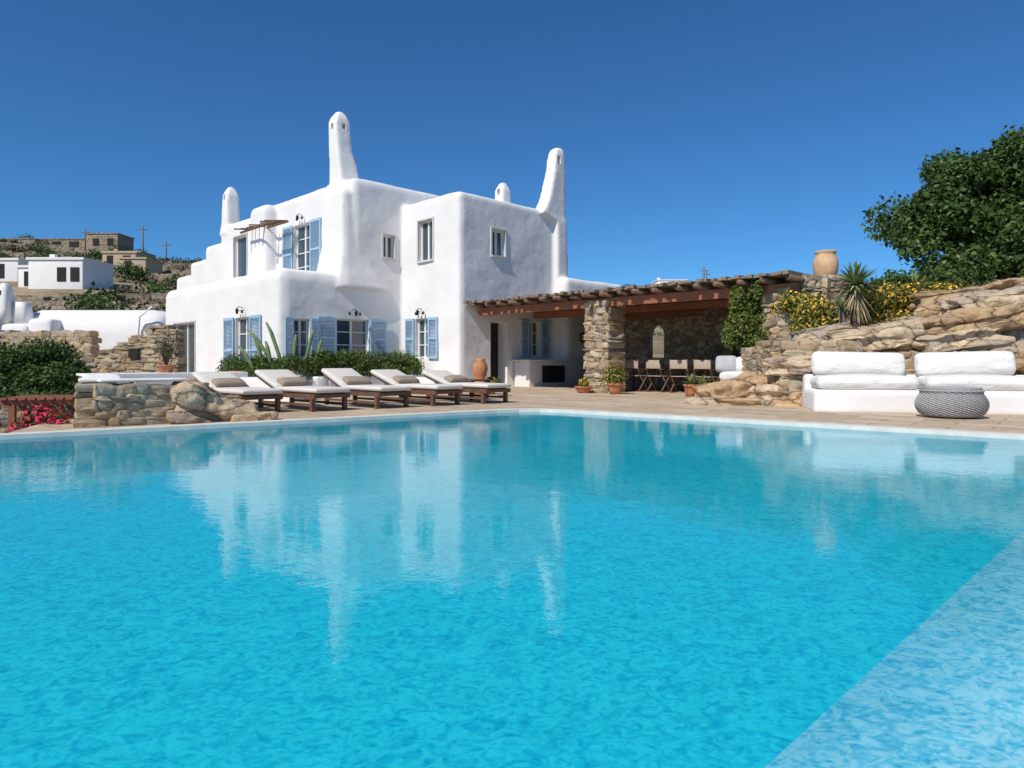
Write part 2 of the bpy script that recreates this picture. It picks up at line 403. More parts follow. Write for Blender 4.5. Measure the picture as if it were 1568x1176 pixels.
# ------------------------------------------------------------ villa
mb=MB()
def RB(x0,x1,y0,y1,z0,z1,r): mb.rbox(HM,x0,x1,y0,y1,z0,z1,r)
RB(0,5.0,0,4,-.6,6.42,.18)
RB(-2,6,3.1,9.9,-.6,7.08,.22)
RB(-2,5,9,14.1,-.6,6.9,.2)
RB(-2.55,-1.5,8.5,9.95,3.0,6.98,.3)
RB(-4.64,0,3.1,13.3,-.6,3.8,.34)
RB(-2,-.4,13.5,15.8,0,6.2,.16)
RB(-2,-.4,15,17.7,0,5.65,.16)
RB(-2,-.4,17,19.6,0,5.1,.16)
RB(4.8,5.9,.15,3,0,5.4,.5)
RB(4.6,8.2,-.6,2,-.2,3.95,.2)
mb.loft(HM,[(-1.6,4.1,3.3,1.1,1.15),(-1.75,3.95,4.0,.75,.9),(-1.8,3.9,4.8,.58,.76),(-1.8,3.95,6.5,.54,.74),(-1.75,4.1,7.0,.40,.55)])
sec=[]
for z,hx,hy in [(6.6,.44,.50),(7.1,.42,.42),(7.45,.40,.38),(7.8,.375,.35),(8.1,.33,.32),(8.4,.30,.30),(8.8,.29,.29),(9.28,.275,.275)]:
    sec.append((-1.98+hx,4.74-hy,z,hx,hy))
sec+=[(-1.70,4.46,9.44,.21,.21),(-1.70,4.46,9.60,.10,.10)]
mb.loft(HM,sec,ex=14)
sec=[(4.86,.12,-.5,.30,.34),(4.86,.12,6.0,.30,.33)]
for z,hx,hy in [(6.25,.68,.31),(6.5,.57,.30),(6.8,.49,.28),(7.2,.415,.26),(7.6,.36,.25),(8.0,.31,.24),(8.55,.27,.23)]: sec.append((5.16-hx,.14,z,hx,hy))
sec+=[(4.92,.14,8.75,.22,.19),(4.96,.14,8.86,.13,.12)]
mb.loft(HM,sec,ex=14)
mb.loft(HM,[(4.15,2.25,6.2,.28,.28),(4.15,2.25,7.5,.25,.25),(4.15,2.25,7.8,.12,.12)])
mb.loft(HM,[(-1.65,13.75,6.5,.40,.40),(-1.65,13.75,7.0,.32,.32),(-1.65,13.75,8.28,.28,.28),(-1.65,13.75,8.5,.2,.2),(-1.65,13.75,8.68,.08,.08)],ex=12)
villa=mb.obj('white_villa',[M_white])
m=villa.modifiers.new('r','REMESH'); m.mode='VOXEL'; m.voxel_size=.06; m.use_smooth_shade=True
m=villa.modifiers.new('s','SMOOTH'); m.factor=.5; m.iterations=4
tx=bpy.data.textures.new('pl','CLOUDS'); tx.noise_scale=1.3
m=villa.modifiers.new('d','DISPLACE'); m.texture=tx; m.texture_coords='GLOBAL'; m.strength=.06; m.mid_level=.5
cut=MB(); wf=MB(); sh=MB(); gl=MB(); lan=MB()
def opening(axis,face,c,w,z0,z1,sw=0,nx=2,nz_=3,surround=False,lantern=False,deep=.22,dark=False):
    if axis=='A': M=HM@Matrix(((0,-1,0,face),(1,0,0,c),(0,0,1,0),(0,0,0,1)))
    else: M=HM@Matrix(((-1,0,0,c),(0,-1,0,face),(0,0,1,0),(0,0,0,1)))
    cut.box(M,-w/2,w/2,-deep,.6,z0,z1)
    y0,y1=-deep+.03,-deep+.09
    t=.05
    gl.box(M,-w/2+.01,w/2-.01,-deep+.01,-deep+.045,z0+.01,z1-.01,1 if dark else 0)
    if not dark:
        wf.box(M,-w/2,-w/2+t,y0,y1,z0,z1); wf.box(M,w/2-t,w/2,y0,y1,z0,z1)
        wf.box(M,-w/2+t,w/2-t,y0,y1,z1-t,z1); wf.box(M,-w/2+t,w/2-t,y0,y1,z0,z0+t)
        for i in range(1,nx): 
            x=-w/2+w*i/nx; tt=.04 if nx==2 or i*2==nx else .018
            wf.box(M,x-tt,x+tt,y0+.003,y1+.004,z0+t,z1-t)
        for j in range(1,nz_):
            z=z0+(z1-z0)*j/nz_; wf.box(M,-w/2+t,w/2-t,y0+.006,y1-.004,z-.015,z+.015)
    if surround:
        s=.06; a,b=-.02,.035
        wf.box(M,-w/2-s,-w/2,a,b,z0-s,z1+s,1); wf.box(M,w/2,w/2+s,a,b,z0-s,z1+s,1)
        wf.box(M,-w/2,w/2,a,b,z1,z1+s,1); wf.box(M,-w/2,w/2,a,b+.03,z0-s,z0,1)
    if sw:
        for sg in (-1,1):
            xc=sg*(w/2+sw/2+.02); ya,yb=.03,.075
            za,zb=z0-.02,z1+.02
            st=.07
            sh.box(M,xc-sw/2,xc-sw/2+st,ya,yb,za,zb); sh.box(M,xc+sw/2-st,xc+sw/2,ya,yb,za,zb)
            zm=(za+zb)/2
            for (p,q) in ((za,za+.09),(zm-.04,zm+.04),(zb-.09,zb)): sh.box(M,xc-sw/2+st,xc+sw/2-st,ya+.002,yb-.002,p,q)
            z=za+.1
            while z<zb-.12:
                if not(zm-.08<z<zm+.03):
                    S_=M@Matrix.Translation((xc,(ya+yb)/2,z+.02))@Matrix.Rotation(R(35),4,'X')
                    sh.box(S_,-sw/2+st,sw/2-st,-.02,.02,-.005,.005)
                z+=.045
    if lantern:
        z=z1+.30
        lan.tube([M@Vector((0,.0,z)),M@Vector((0,.12,z+.05)),M@Vector((0,.2,z))],.012,6)
        L=M@Matrix.Translation((0,.2,z-.2)); lan.lathe(L,[(.035,0),(.055,.12),(.06,.14),(.02,.19)],8)
        for sx in(-.2,.2): 
            lan.tube([M@Vector((sx*.5,.0,z-.05)),M@Vector((sx,.1,z-.1))],.01,5)
            lan.lathe(M@Matrix.Translation((sx,.12,z-.18)),[(.025,0),(.04,.05),(.035,.1)],8,0)
opening('B',0,1.75,.62,4.45,5.33,nx=2,nz_=1,surround=True)
opening('A',0,1.75,.8,4.3,5.67,nx=2,nz_=1,surround=True)
opening('A',0,1.95,.75,.98,2.33,sw=.5,nx=2,nz_=3,lantern=True)
opening('B',3.1,-.57,.48,4.47,5.25,nx=2,nz_=1,surround=True)
opening('B',3.1,-2.0,1.25,.98,2.27,sw=.66,nx=2,nz_=3,lantern=True)
opening('B',3.1,-3.85,.55,.98,2.2,sw=.28,nx=2,nz_=3)
opening('A',-4.64,5.6,1.2,.15,2.33,sw=.8,nx=2,nz_=4,lantern=True)
opening('A',-4.64,10.9,2.3,.15,2.35,nx=2,nz_=1,surround=True)
opening('A',-2,6.55,1.3,3.85,5.95,sw=.75,nx=2,nz_=4,lantern=True)
opening('A',-2,11.9,1.3,3.9,6.2,nx=1,nz_=1,surround=True)
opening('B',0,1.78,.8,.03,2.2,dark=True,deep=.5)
opening('B',0,3.55,.6,1.05,2.3,sw=.42,nx=2,nz_=3)
cut.box(HM,-2.2,-1.0,4.39,4.53,8.95,9.15); cut.box(HM,-1.76,-1.62,3.9,5.0,8.95,9.149)
cut.box(HM,4.70,4.86,-.5,.8,8.2,8.5)
cut.box(HM,-2.2,-1.2,13.68,13.82,8.05,8.3)
cut.box(HM,3.7,4.6,2.17,2.33,7.3,7.55)
cutter=cut.obj('cutter',[M_white])
m=villa.modifiers.new('b','BOOLEAN'); m.operation='DIFFERENCE'; m.object=cutter; m.solver='EXACT'
dg=bpy.context.evaluated_depsgraph_get()
me=bpy.data.meshes.new_from_object(villa.evaluated_get(dg)); villa.modifiers.clear(); villa.data=me
bpy.data.objects.remove(cutter)
me.polygons.foreach_set('use_smooth',[True]*len(me.polygons))
try: me.set_sharp_from_angle(angle=R(42))
except Exception as ex: print('sharp',ex)
if not me.materials: me.materials.append(M_white)
M_sur=simple('grey_window_surround',(.62,.59,.54),.8,.08)
wf.obj('window_frames',[M_frame,M_sur],villa); sh.obj('blue_shutters',[M_blue],villa); gl.obj('window_glass',[M_glass,M_dark],villa); lan.obj('wall_lanterns',[M_black],villa)
w=MB()
for i in range(9):
    w.tube([toW(-2.3,7.1+i*.3,6.1),toW(-3.0-rng.uniform(0,.3),7.1+i*.3+rng.normal()*.03,5.98)],.028,6)
w.tube([toW(-2.9,6.9,5.96),toW(-2.9,9.8,5.93)],.045,6); w.tube([toW(-2.4,6.9,6.03),toW(-2.4,9.8,6.03)],.045,6)
w.obj('timber_canopy',[M_darkwood],villa)

pl=MB()
pl.rbox(HM,-3.9,-.4,1.4,1.7,-.1,.42,.08); pl.rbox(HM,-4.3,-3.9,1.4,6.,-.1,.42,.08)
pl.rbox(HM,-1.2,-.25,-.2,1.2,-.1,.35,.1); pl.rbox(HM,-1.8,-.9,-.1,1.4,-.1,.16,.05)
pl.obj('white_planter_wall',[M_white])

# ------------------------------------------------------------ pavilion
pav=empty('pergola_pavilion')
YR=-10.6
q=MB()
y=YR
while y<-.02:
    wd=rng.uniform(.08,.16); zz=rng.uniform(0,.05); q.box(HM,.28+rng.uniform(-.16,.12),6.6,y+.004,min(y+wd,-.01),2.74,2.775+zz); y+=wd
q.obj('roof_boards',[M_roofwood],pav)
q=MB(); y=-.35
while y>YR: 
    x0=.2+rng.uniform(-.12,.1); z_=2.655+rng.normal()*.01
    q.tube([toW(x0,y,z_),toW(3,y+rng.uniform(-.03,.03),2.665),toW(6.4,y,2.66)],[.07,.078,.07],8); y-=rng.uniform(.5,.68)
q.obj('rafters',[M_darkwood],pav)
q=MB(); q.box(HM,.62,.8,YR,-.2,2.36,2.585); q.box(HM,3.3,3.5,YR,-.2,2.38,2.585); q.box(HM,6.0,6.2,YR,-.7,2.38,2.585)
q.obj('main_beams',[M_redwood],pav)
q=MB()
def pillar(x,y,w,h):
    pa=toW(x,y-w/2); pb=toW(x,y+w/2); stone_wall(q,(pb.x,pb.y),(pa.x,pa.y),-.05,h,w,.28)
pillar(.95,-5.1,.8,2.5); pillar(.95,-10.2,.7,2.5); pillar(3.4,-10.3,.6,2.5)
q.obj('stone_pillars',[M_stone],pav)
q=MB()
yc,wd,zb,zs,H=-3.25,.75,1.0,1.8,2.72
arcL=[(yc-wd/2*math.cos(t),zs+wd/2*math.sin(t)) for t in np.linspace(0,math.pi/2,7)]
L=[(YR-.4,-.1),(yc,-.1),(yc,zb),(yc-wd/2,zb)]+arcL+[(yc,H),(YR-.4,H)]
Rr=[(-.6,-.1),(-.6,H),(yc,H)]+[(2*yc-a,b) for a,b in arcL[::-1]]+[(yc+wd/2,zb),(yc,zb),(yc,-.1)]
def prismX(poly,x0,x1,mat=0):
    n=len(poly); V=[(x0,a,b) for a,b in poly]+[(x1,a,b) for a,b in poly]
    F=[tuple(range(n)),tuple(range(2*n-1,n-1,-1))]+[(i,i+n,(i+1)%n+n,(i+1)%n) for i in range(n)]
    q.add(xf(HM,np.array(V)),F,mat)
prismX(L,6.3,6.75); prismX(Rr,6.3,6.75)
q.box(HM,1.3,6.3,YR-.4,YR,-.1,2.72)
q.box(HM,5.7,6.29,-6.6,-5.2,-.05,1.0); q.box(HM,5.9,6.29,-6.4,-5.4,1.0,2.7)
o=q.obj('stone_back_wall',[M_swall],pav)
q=MB()
for yy in (-7.3,-7.9,-8.5): q.box(HM,6.2,6.29,yy-.02,yy+.02,1.0,1.95)
for zz in (1.0,1.3,1.63,1.95): q.box(HM,6.18,6.285,-8.5,-7.3,zz-.02,zz+.02)
q.obj('wall_shelf',[M_darkwood],pav)
q=MB(); q.rbox(HM,2.45,5.3,-.78,-.04,-.05,.86,.06); q.rbox(HM,2.35,5.4,-.84,-.02,.86,.93,.03)
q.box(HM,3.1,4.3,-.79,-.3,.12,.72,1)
q.obj('barbecue_counter',[M_white,M_dark],pav)
q=MB(); q.tube([toW(5.45,-.66,1.75)+Vector((.16*math.cos(t)*.707,.16*math.cos(t)*.707,.16*math.sin(t))) for t in np.linspace(0,6.283,20)],.035,6); q.obj('wall_wreath',[M_darkwood],pav)

# ------------------------------------------------------------ dining set
def chair(X,Y,ang):
    M=Matrix.Translation((X,Y,0))@Matrix.Rotation(ang,4,'Z'); c=MB()
    for sx in(-.25,.25):
        c.tube([M@Vector((sx,-.22,0)),M@Vector((sx,.2,.5))],.018,6); c.tube([M@Vector((sx,.22,0)),M@Vector((sx,-.2,.5))],.018,6)
        c.tube([M@Vector((sx,.2,.45)),M@Vector((sx,.26,.92))],.016,6)
        c.box(M,sx-.025,sx+.025,-.24,.26,.63,.655); c.tube([M@Vector((sx,-.2,.44)),M@Vector((sx,-.2,.64))],.016,6)
        c.box(M,sx-.02,sx+.02,-.24,.24,-.001,.03)
    c.rbox(M,-.25,.25,-.2,.2,.44,.46,.008,1); c.rbox(M,-.25,.25,.23,.26,.66,.90,.01,1)
    c.obj('director_chair',[M_darkwood,M_sling])
for yy in (-4.6,-5.35,-6.1,-6.85,-7.6):
    p=toW(2.15,yy); chair(p.x,p.y,R(45)+R(90)+rng.normal()*.1)
    p=toW(3.75,yy); chair(p.x,p.y,R(45)-R(90)+rng.normal()*.1)
c=MB(); c.rbox(HM,2.5,3.4,-8.1,-4.2,.72,.77,.015)
for x in (2.6,3.3):
    for y in (-7.9,-4.4): c.box(HM,x-.04,x+.04,y-.04,y+.04,0,.72)
c.box(HM,2.6,3.3,-7.9,-4.4,.64,.70); c.obj('dining_table',[M_darkwood])

# ------------------------------------------------------------ pool
pool=[(-14.,1.95),(-5.85,7.8),(-.25,11.83),(.12,12.03),(.5,12.08),(.88,11.92),(5.85,7.8),(13.,1.87),(13.,-5.),(-14.,-5.)]
def offset(poly,d):
    n=len(poly); out=[]; P=np.array(poly,float)
    for i in range(n):
        p=P[i]; a=p-P[i-1]; b=P[(i+1)%n]-p
        a=a/np.linalg.norm(a); b=b/np.linalg.norm(b); na=np.array([-a[1],a[0]]); nb=np.array([-b[1],b[0]])
        m_=na+nb; m_=m_/np.linalg.norm(m_); out.append(tuple(p+m_*d/max(.5,float(m_@na))))
    return out
def ring(mb,a,za,b,zb,mat=0):
    n=len(a); V=[(x,y,za) for x,y in a]+[(x,y,zb) for x,y in b]
    mb.add(np.array(V),[(i,(i+1)%n,(i+1)%n+n,i+n) for i in range(n)],mat)
outer=offset(pool,.24); mid=offset(pool,.14)
q=MB(); ring(q,pool,.012,outer,.012); ring(q,pool,.012,pool,-.045); ring(q,outer,.012,outer,-3.2)
q.obj('pool_coping',[M_coping])
bot=offset(pool,-.5)
q=MB(); ring(q,pool,-.045,pool,-.10,1); ring(q,pool,-.10,bot,-.5,1); q.add(np.array([(x,y,-.5) for x,y in bot]),[tuple(range(len(pool)))[::-1]])
sh_e=[(-2.8,-1.46),(.55,1.9),(3.3,4.6),(5.0,6.05),(6.6,7.18)]
oth=[(-2.8,-5),(4,-5),(13,-5),(13,0),(13,1.87)]
V=[];F=[]
for i in range(5):
    e=np.array(sh_e[i],float);o_=np.array(oth[i],float)
    V+=[(e[0]-.03,e[1]+.03,-.5)]
    for t,zq in ((.0,-.29),(.06,-.235),(.22,-.15),(1.,-.10)): p=e+(o_-e)*t+np.array([.07,-.07])*(t==0); V.append((p[0],p[1],zq))
for i in range(4):
    for k in range(4): F.append((i*5+k,i*5+k+1,(i+1)*5+k+1,(i+1)*5+k))
q.add(np.array(V),F,0,None,True)
q.obj('pool_basin',[M_basin,M_basinwall])
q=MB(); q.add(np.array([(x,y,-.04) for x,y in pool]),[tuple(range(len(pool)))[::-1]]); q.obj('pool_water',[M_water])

# ------------------------------------------------------------ terrace
ter=[mid[i] for i in range(1,9)]+[(45,-6),(45,36),(-22,36),(-22,27),(-10,16.5),(-7.6,12.6),(-6.3,8.9)]
q=MB(); n=len(ter); q.add(np.array([(x,y,0) for x,y in ter]),[tuple(range(n))[::-1]])
V=[(x,y,-.001) for x,y in ter[8:]]+[(x,y,-3.5) for x,y in ter[8:]]; k=n-8
q.add(np.array(V),[(i,i+1,i+1+k,i+k) for i in range(k-1)],1)
terrace=q.obj('terrace_paving',[M_pave,M_swall])

# ------------------------------------------------------------ terrain
def sstep(a,b,x):
    t=np.clip((x-a)/(b-a),0,1); return t*t*(3-2*t)
def inpoly(X,Y,poly):
    ins=np.zeros(X.shape,bool); n=len(poly)
    for i in range(n):
        x1,y1=poly[i-1]; x2,y2=poly[i]
        c=((y1>Y)!=(y2>Y))
        xi=(x2-x1)*(Y-y1)/((y2-y1)+1e-12)+x1
        ins^=c&(X<xi)
    return ins
xs=np.concatenate([-np.geomspace(60,900,40)[::-1],np.arange(-59,60,1.2),np.geomspace(61,900,40)])
ys=np.concatenate([-np.geomspace(20,600,14)[::-1],np.arange(-19,70,1.2),np.geomspace(71,1100,60)])
X,Y=np.meshgrid(xs,ys)
def terr(X,Y):
    ratio=np.clip(X/np.maximum(Y,30),-1,1)
    fac=.66+.36*sstep(.0,.75,-ratio)
    near=-1.6+(np.clip(Y,5,40)-5)*.088
    dd=np.clip(Y,40,178)-40
    far=1.5+dd*.212*fac*(.84+.16*dd/138)
    z=np.where(Y<40,near,far)
    z=z-np.clip(Y-200,0,900)*.03
    und=np.sin(X*.07+1)*np.cos(Y*.06)*1.1+np.sin(X*.021+Y*.03)*1.6
    z=z+und*sstep(45,90,Y)*.7
    st=1.8; zz=z/st; fl=np.floor(zz); fr=zz-fl; zt=(fl+sstep(.55,1,fr))*st
    z=z*(1-.7*sstep(50,80,Y))+zt*.7*sstep(50,80,Y)
    return z
Z=terr(X,Y)
ex=[(-15,2.6),(-5.6,8.9),(-6.8,9.3),(-8.1,12.9),(-10.4,16.9),(-21.5,27.3),(-21.5,35.5),(44,35.5),(44,-7),(14,-7),(14,-6),(-15,-6)]
Z=np.where(inpoly(X,Y,ex),-3.3,Z)
ny,nx=X.shape
me=bpy.data.meshes.new('hillside_ground'); idx=np.arange(nx*ny).reshape(ny,nx)
F=np.stack([idx[:-1,:-1],idx[:-1,1:],idx[1:,1:],idx[1:,:-1]],-1).reshape(-1,4)
me.from_pydata(np.stack([X.ravel(),Y.ravel(),Z.ravel()],1).tolist(),[],F.tolist()); me.materials.append(M_ground)
me.polygons.foreach_set('use_smooth',[True]*len(me.polygons))
COL.objects.link(bpy.data.objects.new('hillside_ground',me))

def Hm(X,Y):
    d=(X-5.9)*.232+(Y-12.75)*.972
    ly=(Y-22-(X+1.7))*.70711
    e2=-10.75-ly; e3=(X-5.0)
    cap=1.36+.42*sstep(7.5,8.8,X)+.15*np.clip(X-8.6,0,8)+.10*np.clip(d-1,0,12)
    w_=.25*np.sin(X*2.1)+.18*np.sin(X*4.7+1)+.1*np.sin(X*9.)
    z=np.minimum(np.minimum((d+w_*.6)*1.5,e3*2.2),e2*3)
    z=np.minimum(z,cap)
    s=.26; zz=(z+.12*np.sin(X*1.3+Y))/s; f=np.floor(zz); fr=zz-f
    zt=(f+sstep(.6,1,fr))*s
    z=np.where(d<4,zt*.8+z*.2,z)
    return np.clip(z,-.4,9)
gx=np.arange(4.6,40,.12); gy=np.arange(9,30,.12)
X,Y=np.meshgrid(gx,gy); Z=Hm(X,Y)
nn=np.array([noise.fractal(Vector((a*1.1,b*1.1,0)),1,2,5) for a,b in zip(X.ravel(),Y.ravel())]).reshape(X.shape)
Z=Z+np.where(Z>.1,nn*.16,0)
ny,nx=X.shape; idx=np.arange(nx*ny).reshape(ny,nx)
F=np.stack([idx[:-1,:-1],idx[:-1,1:],idx[1:,1:],idx[1:,:-1]],-1).reshape(-1,4)
keep=(Z.ravel()[F].max(1)>-.3); F=F[keep]
me=bpy.data.meshes.new('rocky_bank'); me.from_pydata(np.stack([X.ravel(),Y.ravel(),Z.ravel()],1).tolist(),[],F.tolist())
a=me.attributes.new('rnd','FLOAT','POINT'); a.data.foreach_set('value',np.clip(.5+nn.ravel()*.6,0,1).astype(np.float32))
me.materials.append(M_rock); me.update()
COL.objects.link(bpy.data.objects.new('rocky_bank',me))
q=MB()
for i in range(190):
    x=rng.uniform(5.4,13); d=rng.uniform(.0,2.4); y=12.75+(d-(x-5.9)*.232)/.972
    if (-10.75-(y-22-(x+1.7))*.70711)<.3: continue
    z=float(Hm(np.array(x),np.array(y)))
    s=rng.uniform(.16,.5)
    boulder(q,(x,y,z-.0),(s,s*.65,s*rng.uniform(.28,.55)),rng.normal()*.35-.25,(rng.normal()*.12-.1,rng.normal()*.1),n=9,seed=i,amp=.35)
for (x,y,z,a_,b_,c_) in [(9.7,13.4,1.95,1.2,.6,.28),(9.0,13.0,1.6,.9,.5,.26),(10.9,13.2,1.9,1.1,.6,.3),(10.2,14.2,2.25,1.5,.7,.26),(7.0,13.4,1.3,.8,.5,.24),(7.9,13.3,1.38,.8,.45,.26),(6.3,13.9,1.36,.6,.5,.2),(8.4,12.8,1.15,.7,.4,.3)]:
    boulder(q,(x,y,z),(a_,b_,c_),-.2,(-.16,0),n=24,seed=x,amp=.35,strata=.05)
q.obj('rock_outcrop',[M_rock])
q=MB(); stone_wall(q,(5.35,15.3),(5.4,13.5),0,lambda t:1.15+.15*t,.45,.24); stone_wall(q,(5.35,13.45),(6.6,12.95),0,lambda t:1.2+.1*t,.5,.26); stone_wall(q,(6.5,12.95),(9.5,12.35),0,1.05,.4,.28)
q.obj('drystone_retaining_wall',[M_stone])
q=MB(); boulder(q,(4.75,14.05,.22),(.85,.45,.32),R(12),(R(-14),0),n=28,seed=3,c=.2,amp=.35); boulder(q,(5.35,13.7,.05),(.6,.4,.3),.4,(0.1,0),n=16,seed=5)
boulder(q,(4.0,13.8,.0),(.4,.3,.12),.4,(0.1,0),n=14,seed=8); boulder(q,(4.4,13.5,.0),(.35,.25,.14),.1,(0.1,0),n=14,seed=9)
q.obj('boulder',[M_rock])
q=MB(); stone_wall(q,(6.35,15.4),(7.6,15.7),1.0,2.75,.6,.26); q.obj('stone_wall_block',[M_stone])

# ------------------------------------------------------------ sofa
ax=np.array([.972,-.232]); an=math.atan2(ax[1],ax[0]); SM=Matrix.Translation((5.2,11.75,0))@Matrix.Rotation(an,4,'Z')
q=MB(); q.rbox(SM,0,5.4,0,.95,-.05,.37,.07,n=6); q.rbox(SM,0,5.4,.85,1.15,-.05,.62,.07)
for i in range(3):
    x=.06+i*1.72
    q.rbox(SM,x,x+1.62,.03,.84,.375,.60,.11,1,n=9,puff=.04)
    T=SM@Matrix.Translation((x+.81,.76,.59))@Matrix.Rotation(R(-14),4,'X')@Matrix.Rotation(R([1.5,-1.2,.5][i]),4,'Y')
    q.rbox(T,-.78,.78,-.13,.13,.0,.45,.125,1,n=9,puff=.07)
q.obj('outdoor_sofa',[M_white,M_cushw])
q=MB(); PM=Matrix.Translation((6.72,10.45,0.02))
prof=[(.36,0),(.40,.02)]
for i in range(1,23): t=i/23; prof.append((.41+.07*math.sin(math.pi*min(1,t*1.1)),.02+.36*t))
prof+=[(.43,.39),(.40,.41),(.34,.415)]
chk=lambda i,k:1 if (i%2)^((k//2)%2) else 0
q.lathe(PM,prof,112,mod=lambda i,k:.016*chk(i,k)-.008 if 1<i<24 else 0,smooth=False,cf=lambda i,k:chk(i,k)*.75+.2*random.random())
for k in range(8):
    q.tube([PM@Vector((.38*math.cos(t)*(1-k/9),.38*math.sin(t)*(1-k/9),.42)) for t in np.linspace(0,6.283,30)],.022,6,c=.4+.4*(k%2))
q.obj('wicker_pouf',[M_wick])
q=MB(); T=Matrix.Translation((4.5,14.95,0))@Matrix.Rotation(R(-20),4,'Z'); q.rbox(T,0,.85,0,.75,-.05,.42,.06)
q.rbox(T,.03,.82,.03,.72,.43,.62,.08,1,n=4,puff=.03)
q.rbox(T@Matrix.Translation((.16,.5,.62))@Matrix.Rotation(R(-24),4,'X'),-.24,.24,-.08,.1,0,.40,.09,2,n=4,puff=.04)
q.rbox(T@Matrix.Translation((.6,.5,.62))@Matrix.Rotation(R(-18),4,'X'),-.25,.25,-.08,.1,0,.36,.09,1,n=4,puff=.04)
q.obj('cushioned_bench',[M_white,M_cushw,simple('grey_cushion',(.42,.42,.42),.9)])

# ------------------------------------------------------------ loungers
def lounger(X,Y,bk):
    M=Matrix.Translation((X,Y,0))@Matrix.Rotation(R(47)+rng.normal()*.02,4,'Z'); q=MB(); W=.72
    for x in (0,W-.05): q.box(M,x,x+.05,0,2.02,.22,.30)
    for y in (0,.97,1.97): q.box(M,.05,W-.05,y,y+.05,.23,.29)
    for x in (.002,W-.072):
        for y in (.08,1.80): q.box(M,x,x+.07,y,y+.07,0,.222)
        q.box(M,x+.01,x+.06,.15,1.80,.09,.13)
    y=.1
    while y<1.2: q.box(M,.05,W-.05,y,y+.06,.295,.315); y+=.1
    q.rbox(M,.0,W-.0,-.04,1.28,.318,.40,.04,1,n=6,puff=.012)
    B=M@Matrix.Translation((0,1.24,.31))@Matrix.Rotation(bk,4,'X')
    q.box(B,.03,.07,0,.78,-.02,.02); q.box(B,W-.07,W-.03,0,.78,-.02,.02)
    for k in range(7): q.box(B,.07,W-.07,.05+k*.11,.11+k*.11,-.01,.012)
    q.rbox(B,.0,W-.0,.0,.86,.02,.11,.04,1,n=6,puff=.012)
    q.box(M@Matrix.Translation((.3,1.85,.2))@Matrix.Rotation(R(-10),4,'X'),0,.05,0,.04,0,.3)
    P=B@Matrix.Translation((W/2,.10,.145))@Matrix.Rotation(rng.normal()*.08,4,'Z')
    q.rbox(P,-.27,.27,-.13,.13,-.04,.05,.045,2,n=4,puff=.02)
    q.obj('sun_lounger',[M_loungewood,M_cushion,M_taupe])
for (x,y) in [(-4.35,10.96),(-3.33,11.5),(-2.38,12.22),(-1.45,12.98),(-.52,13.7)]: lounger(x,y,R(20)+rng.normal()*.03)
q=MB(); T=Matrix.Translation((-.9,15.3,0))@Matrix.Rotation(R(45),4,'Z'); q.rbox(T,-.3,.3,-.3,.3,.42,.46,.015)
for a_ in(-.24,.24):
    for b_ in(-.24,.24): q.box(T,a_-.025,a_+.025,b_-.025,b_+.025,0,.42)
q.obj('side_table',[M_loungewood])

# ------------------------------------------------------------ left stone parapets, boulder, ruin
q=MB(); stone_wall(q,(-3.95,10.3),(-5.5,9.0),-.1,lambda t:.2+.38*min(1,t*2.2),.42,.2); stone_wall(q,(-5.45,8.9),(-6.9,11.5),-1.2,.56,.42,.22); stone_wall(q,(-6.9,11.5),(-8.0,13),-1.2,.56,.42,.26)
q.obj('stone_parapet_wall',[M_stone])
q=MB(); boulder(q,(-4.30,9.78,.10),(.55,.28,.32),R(38),(R(18),0),n=30,seed=11,c=.5,amp=.35); boulder(q,(-3.8,10.02,.02),(.3,.2,.1),R(30),(0,0),n=14,seed=13,c=.4)
q.obj('boulder',[M_rock])
def capseg(q,p0,p1,w,z0,z1):
    p0=np.array(p0,float);p1=np.array(p1,float);L=float(np.linalg.norm(p1-p0)); T=Matrix.Translation((p0[0],p0[1],0))@Matrix.Rotation(math.atan2(p1[1]-p0[1],p1[0]-p0[0]),4,'Z')
    q.rbox(T,-.05,L+.05,-w/2,w/2,z0,z1,.02,n=4)
q=MB(); capseg(q,(-5.55,9.2),(-6.9,11.5),.5,.575,.625); capseg(q,(-6.9,11.5),(-8.2,13.3),.5,.578,.628); capseg(q,(-8.4,13.5),(-6.2,15.6),.6,-.1,.62); capseg(q,(-6.2,15.6),(-4.7,14.9),.5,-.1,.5); capseg(q,(-5.5,9.15),(-4.75,9.78),.36,.575,.62)
q.obj('white_parapet',[M_white])
q=MB(); stone_wall(q,(-8.75,18),(-11.5,18.0),-1.2,lambda t:2.05-1.35*t if t>.12 else 1.5+4*t,.5,.26); q.box(I4,-9.95,-9.7,17.70,17.9,.95,1.2,1)
q.obj('ruined_stone_wall',[M_stone,M_dark])
q=MB(); stone_wall(q,(-15.0,24.5),(-27,25.5),-.5,1.9,.5,.34); stone_wall(q,(-6.6,10.6),(-11,9.2),-2,.22,.4,.24); q.obj('drystone_wall',[M_stone])
q=MB(); T=Matrix.Translation((-6.75,10.3,.30))@Matrix.Rotation(R(15),4,'Z')
for i in range(9): q.box(T,-.7+i*.12,-.61+i*.12,-.4,.5,0,.03)
q.box(T,-.7,.4,-.35,-.28,-.08,0); q.box(T,-.7,.4,.3,.38,-.08,0); q.box(T,-.6,-.52,-.35,-.28,-2,-.08); q.box(T,.25,.33,-.35,-.28,-2,-.08)
q.obj('wooden_lean_to',[M_redwood])
foliage('bougainvillea',[(-6.6,9.55,-.05,.22,.22,.28),(-6.35,9.3,-.2,.2,.2,.2),(-6.85,9.7,-.2,.25,.25,.25),(-6.2,9.35,-.05,.12,.12,.25)],3000,.028,M_leaf_bush,M_red,.5,.032)

